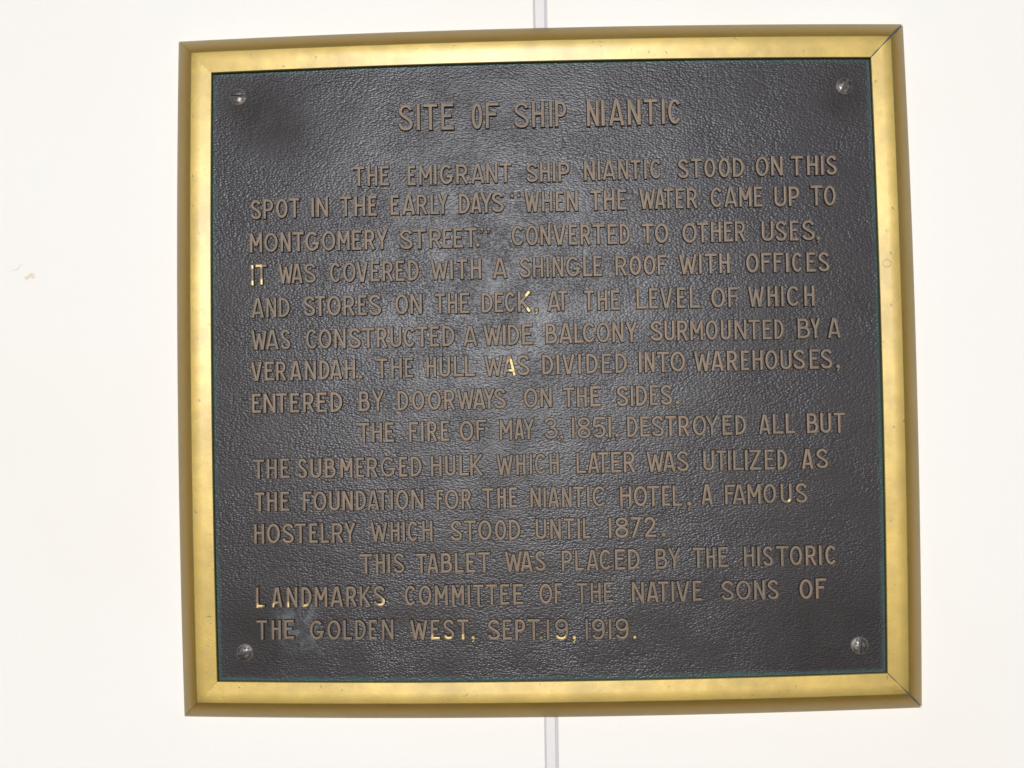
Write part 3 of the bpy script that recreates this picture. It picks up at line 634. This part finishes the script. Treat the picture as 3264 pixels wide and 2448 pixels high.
def arc(cx, cy, rx, ry, a0, a1, n):
    return [(cx + rx * math.cos(R(a0 + (a1 - a0) * i / n)), cy + ry * math.sin(R(a0 + (a1 - a0) * i / n))) for i in range(n + 1)]
def curve(pts, n=3):
    out = []
    P = [pts[0]] + pts + [pts[-1]]
    for i in range(1, len(P) - 2):
        p0, p1, p2, p3 = P[i - 1], P[i], P[i + 1], P[i + 2]
        for k in range(n):
            t = k / n
            out.append(tuple(0.5 * ((2 * p1[a]) + (-p0[a] + p2[a]) * t + (2 * p0[a] - 5 * p1[a] + 4 * p2[a] - p3[a]) * t * t + (-p0[a] + 3 * p1[a] - 3 * p2[a] + p3[a]) * t ** 3) for a in (0, 1)))
    out.append(pts[-1])
    return out
def strokes(ch, w, h, s):
    """centre lines of a letter w wide and h high drawn with a stroke s wide: list of (points, closed)"""
    a = s / 2; L, Rr, B, T = a, w - a, a, h - a
    iw, ih = Rr - L, T - B
    N = lambda pts: [(L + x * iw, B + y * ih) for x, y in pts]
    if ch == 'A':
        return [([(a * .8, 0), (w / 2 - a * .35, h)], 0), ([(w / 2 + a * .35, h), (w - a * .8, 0)], 0), ([(w * .24, h * .25), (w * .76, h * .25)], 0)]
    if ch == 'B':
        m_ = h * .53
        up_ = [(L, T), (w * .5, T)] + arc(w * .5, (T + m_) / 2, w * .88 - a - w * .5, (T - m_) / 2, 80, -80, 6) + [(w * .5, m_), (L, m_)]
        lo_ = [(L, m_), (w * .55, m_)] + arc(w * .55, (B + m_) / 2, Rr - w * .55, (m_ - B) / 2, 80, -80, 6) + [(w * .55, B), (L, B)]
        return [([(L, 0), (L, h)], 0), (up_, 0), (lo_, 0)]
    if ch in 'C':
        return [(arc(L + iw * .52, h / 2, iw * .52, ih / 2, 38, 322, 18), 0)]
    if ch == 'G':
        return [(arc(L + iw * .5, h / 2, iw * .48, ih / 2, 42, 318, 18), 0), ([(w * .50, h * .40), (w, h * .40)], 0), ([(w - s * .8, h * .40), (w * .80, h * .13)], 0)]
    if ch == 'D':
        return [([(L, 0), (L, h)], 0), ([(L, T), (w * .32, T)] + arc(w * .32, h / 2, Rr - w * .32, ih / 2, 82, -82, 12) + [(w * .32, B), (L, B)], 0)]
    if ch == 'E':
        return [([(L, 0), (L, h)], 0), ([(L, T), (w * .97, T)], 0), ([(L, h * .53), (w * .80, h * .53)], 0), ([(L, B), (w, B)], 0)]
    if ch == 'F':
        return [([(L, 0), (L, h)], 0), ([(L, T), (w, T)], 0), ([(L, h * .55), (w * .80, h * .55)], 0)]
    if ch == 'H':
        return [([(L, 0), (L, h)], 0), ([(Rr, 0), (Rr, h)], 0), ([(L, h * .54), (Rr, h * .54)], 0)]
    if ch in 'I1':
        return [([(w / 2, 0), (w / 2, h)], 0)]
    if ch == 'K':
        return [([(L, 0), (L, h)], 0), ([(w - a, h), (L, h * .36)], 0), ([(w * .34, h * .50), (w - a * .9, 0)], 0)]
    if ch == 'L':
        return [([(L, 0), (L, h)], 0), ([(L, B), (w, B)], 0)]
    if ch == 'M':
        return [([(L, 0), (L, h)], 0), ([(L, h * .97), (w / 2, h * .34)], 0), ([(w / 2, h * .34), (Rr, h * .97)], 0), ([(Rr, 0), (Rr, h)], 0)]
    if ch == 'N':
        return [([(L, 0), (L, h)], 0), ([(L, h * .98), (Rr, h * .02)], 0), ([(Rr, 0), (Rr, h)], 0)]
    if ch == 'O':
        return [(arc(w / 2, h / 2, iw / 2, ih / 2, 0, 360, 24)[:-1], 1)]
    if ch == 'P':
        m_ = h * .44
        return [([(L, 0), (L, h)], 0), ([(L, T), (w * .5, T)] + arc(w * .5, (T + m_) / 2, Rr - w * .5, (T - m_) / 2, 80, -80, 8) + [(w * .5, m_), (L, m_)], 0)]
    if ch == 'R':
        m_ = h * .46
        return [([(L, 0), (L, h)], 0), ([(L, T), (w * .5, T)] + arc(w * .5, (T + m_) / 2, w * .94 - a - w * .5, (T - m_) / 2, 80, -80, 8) + [(w * .5, m_), (L, m_)], 0), ([(w * .48, m_), (w - a * .9, 0)], 0)]
    if ch == 'S':
        return [(curve(N([(.95, .80), (.86, .92), (.66, .99), (.46, 1), (.24, .95), (.08, .84), (.06, .72), (.20, .61), (.50, .50), (.80, .39), (.98, .26), (.96, .13), (.80, .03), (.54, 0), (.28, .02), (.10, .10), (.0, .22)]), 2), 0)]
    if ch == 'T':
        return [([(0, T), (w, T)], 0), ([(w / 2, 0), (w / 2, h)], 0)]
    if ch == 'U':
        return [([(L, h)] + arc(w / 2, B + iw * .5, iw / 2, iw * .5, 180, 360, 10) + [(Rr, h)], 0)]
    if ch == 'V':
        return [([(a * .9, h), (w / 2 - a * .25, 0)], 0), ([(w / 2 + a * .25, 0), (w - a * .9, h)], 0)]
    if ch == 'W':
        return [([(a * .8, h), (w * .29, 0)], 0), ([(w * .29, 0), (w * .5, h * .86)], 0), ([(w * .5, h * .86), (w * .71, 0)], 0), ([(w * .71, 0), (w - a * .8, h)], 0)]
    if ch == 'Y':
        return [([(a * .9, h), (w / 2, h * .45)], 0), ([(w - a * .9, h), (w / 2, h * .45)], 0), ([(w / 2, 0), (w / 2, h * .50)], 0)]
    if ch == 'Z':
        return [([(0, T), (w, T)], 0), ([(Rr, T), (L, B)], 0), ([(0, B), (w, B)], 0)]
    if ch == '2':
        return [(curve(N([(.02, .74), (.12, .92), (.36, 1), (.66, .98), (.90, .84), (.92, .66), (.70, .44), (.30, .20), (.04, .0)]), 2), 0), ([(L * .6, B), (w, B)], 0)]
    if ch == '3':
        return [(curve(N([(.02, .80), (.14, .94), (.42, 1), (.74, .95), (.90, .80), (.80, .63), (.42, .545)]), 2), 0), (curve(N([(.42, .545), (.82, .47), (1, .28), (.88, .08), (.56, 0), (.20, .04), (0, .24)]), 2), 0)]
    if ch == '5':
        return [([(w * .12, T), (w * .97, T)], 0), ([(w * .20, T), (w * .12, h * .52)], 0), (curve(N([(.10, .50), (.40, .60), (.74, .56), (.97, .38), (.94, .16), (.68, .01), (.34, .0), (.02, .14)]), 2), 0)]
    if ch == '7':
        return [([(0, T), (w, T)], 0), ([(w - a * 1.1, T), (w * .22, 0)], 0)]
    if ch == '8':
        return [(arc(w / 2, h * .745, iw * .45, h * .255 - a, 0, 360, 16)[:-1], 1), (arc(w / 2, h * .27, iw * .5, h * .27 - a + s * .1, 0, 360, 18)[:-1], 1)]
    if ch == '9':
        return [(arc(w / 2, h * .68, iw * .48, h * .32 - a, 0, 360, 18)[:-1], 1), (curve(N([(.98, .66), (.99, .40), (.93, .16), (.72, .01), (.42, -.01), (.16, .04), (.0, .18)]), 2), 0)]
    return []

def stroke_mesh(V, F, A, pts, closed, s, dz, hgt, ox, oz):
    """a cast ridge: sloping sides, rounded shoulders, nearly flat top"""
    mx = sum(q[0] for q in pts) / len(pts) + ox; mz = sum(q[1] for q in pts) / len(pts) + oz
    step = 1.1 if any(abs(mx - a_) < 16 and abs(mz - b_) < 16 for a_, b_, c_ in RUB) else 3.2
    if not closed:                    # break long straight runs so that wear can follow
        q = [pts[0]]
        for p_ in pts[1:]:
            d_ = math.dist(q[-1], p_)
            k = max(1, int(d_ / step))
            b0 = q[-1]
            for i in range(1, k + 1):
                q.append((b0[0] + (p_[0] - b0[0]) * i / k, b0[1] + (p_[1] - b0[1]) * i / k))
        pts = q
    n = len(pts)
    a = s / 2
    sec = [(-(a + .50), 0.0), (-(a + .02), hgt * .72), (-(a - .28), hgt * .97), (0, hgt * 1.0), (a - .28, hgt * .97), (a + .02, hgt * .72), (a + .50, 0.0)]
    m_ = len(sec)
    base = len(V)
    for i in range(n):
        if closed:
            pa, pb = pts[i - 1], pts[(i + 1) % n]
        else:
            pa, pb = pts[max(i - 1, 0)], pts[min(i + 1, n - 1)]
        pc = pts[i]
        def nrm(u_, v_):
            dx, dy = v_[0] - u_[0], v_[1] - u_[1]
            l = math.hypot(dx, dy) or 1
            return dx / l, dy / l
        if closed or 0 < i < n - 1:
            t1, t2 = nrm(pa, pc), nrm(pc, pb)
            tx, ty = t1[0] + t2[0], t1[1] + t2[1]
            l = math.hypot(tx, ty) or 1
            tx, ty = tx / l, ty / l
            cosv = max(0.5, t1[0] * tx + t1[1] * ty)
        else:
            tx, ty = nrm(pa, pb)
            cosv = 1
        nx_, ny_ = -ty / cosv, tx / cosv
        for off, z in sec:
            ex = 0
            if not closed and i in (0, n - 1):     # sloping end
                ex = (.55 * (1 - min(z / (hgt * .72), 1)) - (.22 if z > hgt * .9 else 0)) * (-1 if i == 0 else 1)
            V.append((pc[0] + nx_ * off + tx * ex, pc[1] + ny_ * off + ty * ex, z + dz if z > 0 else -0.5))
            A.append(z / hgt)
    segs = n if closed else n - 1
    for i in range(segs):
        j = (i + 1) % n
        for k in range(m_ - 1):
            F.append((base + i * m_ + k, base + i * m_ + k + 1, base + j * m_ + k + 1, base + j * m_ + k))
    if not closed:
        F.append(tuple(base + k for k in range(m_)))
        F.append(tuple(base + (n - 1) * m_ + k for k in range(m_ - 1, -1, -1)))

def dot_mesh(V, F, A, cx, cy, r, hgt, tail=0):
    """a full stop; with tail != 0 a comma or a quotation mark (tail below for +1, above for -1)"""
    base = len(V); n = 14
    rings = [(1.2, -0.5, 0.0), (1.12, hgt * .6, .8), (.95, hgt * .9, 1.0), (.6, hgt * 1.0, 1.0)]
    for k, z, a_ in rings:
        for i in range(n):
            t = 2 * math.pi * i / n
            V.append((cx + r * k * math.cos(t), cy + r * k * math.sin(t), z)); A.append(a_)
    for k in range(len(rings) - 1):
        for i in range(n):
            j = (i + 1) % n
            F.append((base + k * n + i, base + k * n + j, base + (k + 1) * n + j, base + (k + 1) * n + i))
    F.append(tuple(base + (len(rings) - 1) * n + i for i in range(n)))
    if tail:
        sg = tail
        stroke_mesh(V, F, A, [(cx + sg * r * .45, cy - sg * r * .1), (cx + sg * r * .42, cy - sg * r * .9), (cx - sg * r * .1, cy - sg * r * 1.75), (cx - sg * r * .6, cy - sg * r * 2.15)], 0, r * .75, .03, hgt * .85, 0, 0)

def letter_mesh(ch, x, w, z, h, title):
    V, F, A = [], [], []
    s = (2.95 if title else 2.48) * random.uniform(.96, 1.05)
    hgt = 3.0 if title else 2.75
    if ch == '.':
        r = w * .54
        dot_mesh(V, F, A, w / 2, r, r, hgt)
    elif ch == ',':
        r = min(w * .50, 2.1)
        dot_mesh(V, F, A, w * .5, r * .9, r, hgt, 1)
    elif ch in '{}':
        r = 1.55
        for k in (0, 1):
            if ch == '{':
                dot_mesh(V, F, A, r * 1.2 + k * w * .62, h - 3.4, r, hgt, -1)
            else:
                dot_mesh(V, F, A, r * 1.2 + k * w * .62, h - 1.6, r, hgt, 1)
    else:
        if ch in 'I1':
            s = max(s, min(w, s * 1.12))
        for k, (pts, closed) in enumerate(strokes(ch, w, h, s)):
            stroke_mesh(V, F, A, pts, closed, s, -0.035 * k, hgt, x, z)
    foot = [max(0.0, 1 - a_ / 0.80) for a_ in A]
    rub = []
    for (vx, vy, vz), a_ in zip(V, A):
        q = 0.0
        if a_ > .6:
            for rx, rz, rr in RUB:
                d_ = math.hypot(x + vx - rx, z + vy - rz)
                q = max(q, min(1.0, max(0.0, (rr * 1.25 - d_) / (rr * .7))))
        rub.append(q)
    verts = [(vx / 1000, -vz / 1000, vy / 1000) for vx, vy, vz in V]
    return verts, F, foot, rub

items = []
for wi, line in enumerate(PLACES):
    for ch, x, w, z, h in line:
        items.append((ch, x, w, z, h, wi < 4))
order = sorted(range(len(items)), key=lambda i: -((items[i][4] if items[i][0] not in '.,{}' else 3) * max(items[i][2], 2)))
big = set(order[:300])
jv, jf, ja, jr = [], [], [], []
PLATE_Y = -0.0105
for i, (ch, x, w, z, h, title) in enumerate(items):
    verts, F, foot, rub = letter_mesh(ch, x, w, z, h, title)
    if i in big:
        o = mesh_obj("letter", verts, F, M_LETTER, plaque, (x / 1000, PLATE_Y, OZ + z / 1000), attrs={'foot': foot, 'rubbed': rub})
    else:
        b0 = len(jv)
        jv += [(vx + x / 1000, vy + PLATE_Y, vz + z / 1000) for vx, vy, vz in verts]
        jf += [tuple(k + b0 for k in q) for q in F]
        ja += foot; jr += rub
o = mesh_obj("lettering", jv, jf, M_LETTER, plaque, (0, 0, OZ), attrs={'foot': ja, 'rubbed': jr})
o['kind'] = 'stuff'

# ------------------------------------------------------------------ slotted dome screws
def screw(x, z, r, ang, tilt, label=None):
    r *= 1.06
    V, F = [], []
    sw = r * 0.17
    dome = lambda u, v_: 0.0027 * math.sqrt(max(0.0, 1 - (u * u + v_ * v_) / (r * r * 1.06)))
    for sg in (1, -1):
        nu, nv = 7, 14
        b0 = len(V)
        for i in range(nu + 1):
            u = sw + (r - sw) * math.sin(i / nu * math.pi / 2)
            if i == nu: u = r * .999
            vm = math.sqrt(max(r * r - u * u, 1e-12))
            for j in range(nv + 1):
                v_ = vm * math.sin((j / nv - .5) * math.pi)
                V.append((sg * u, -dome(u, v_), v_))
        for i in range(nu):
            for j in range(nv):
                a = b0 + i * (nv + 1) + j
                F.append((a, a + 1, a + nv + 2, a + nv + 1))
        # slot wall
        c0 = len(V)
        for j in range(nv + 1):
            V.append((sg * sw, -0.0009, V[b0 + j][2]))
        for j in range(nv):
            F.append((b0 + j, b0 + j + 1, c0 + j + 1, c0 + j))
        # skirt down into the plate
        rimv = [b0 + i * (nv + 1) for i in range(nu + 1)] + [b0 + i * (nv + 1) + nv for i in range(nu, -1, -1)]
        d0 = len(V)
        for k in rimv:
            V.append((V[k][0], 0.001, V[k][2]))
        for k in range(len(rimv) - 1):
            F.append((rimv[k], rimv[k + 1], d0 + k + 1, d0 + k))
    f0 = len(V)
    vm = math.sqrt(r * r - sw * sw)
    V += [(-sw, -0.0009, -vm), (sw, -0.0009, -vm), (sw, -0.0009, vm), (-sw, -0.0009, vm)]
    F.append((f0, f0 + 1, f0 + 2, f0 + 3))
    o = mesh_obj("slotted_screw", V, F, M_SCREW, plaque, (x, PLATE_Y + 0.0002, OZ + z), smooth=False)
    o.rotation_euler = (R(tilt), R(ang), 0)
    o.data.materials.append(M_RECESS_DARK)  # slot shade put into the colour of its walls and floor
    slot_polys = [f_ for f_ in o.data.polygons if max(abs(o.data.vertices[t].co.x) for t in f_.vertices) < sw * 1.01]
    for f_ in slot_polys:
        f_.material_index = 1
    for p_ in o.data.polygons:
        p_.use_smooth = True
    bm = bmesh.new(); bm.from_mesh(o.data)
    bmesh.ops.remove_doubles(bm, verts=bm.verts, dist=1e-6)
    for e in bm.edges:
        if len(e.link_faces) == 2 and e.calc_face_angle(0) > R(40):
            e.smooth = False
    bm.to_mesh(o.data); bm.free()
    if label:
        o['label'] = label
    return o
screw(-0.2519, 0.2320, 0.0070, 88, 2, "slotted screw with its slot lying level, upper left corner")
screw(0.2517, 0.2292, 0.0068, 30, -3, "slotted screw with its slot slanting, upper right corner")
screw(-0.2509, -0.2293, 0.0069, 83, 2, "slotted screw with a bright rim, lower left corner")
screw(0.2522, -0.2300, 0.0070, 12, -2, "scratched slotted screw with a near upright slot, lower right corner")

# small round plug set flush into the right rail
V, F = [], []
n = 28
prof = [(3.25, .00, .0), (3.25, .0, -.10), (2.95, .0, -.16), (2.72, .0, .02), (1.5, 0, .03)]
rings = [(3.35, 1.2), (3.3, -0.02), (3.05, -0.10), (2.85, -0.12), (1.4, -0.14)]
for r_, y_ in rings:
    for i in range(n):
        t = 2 * math.pi * i / n
        V.append((r_ / 1000 * math.cos(t), y_ / 1000, r_ / 1000 * math.sin(t)))
for k in range(len(rings) - 1):
    for i in range(n):
        j = (i + 1) % n
        F.append((k * n + i, k * n + j, (k + 1) * n + j, (k + 1) * n + i))
F.append(tuple((len(rings) - 1) * n + i for i in range(n)))
plug = mesh_obj("round_plug", V, F, M_BRASS, plaque, (0.2815, -0.0155, OZ + 0.0812))
plug.rotation_euler = (0, 0, R(-5.2))
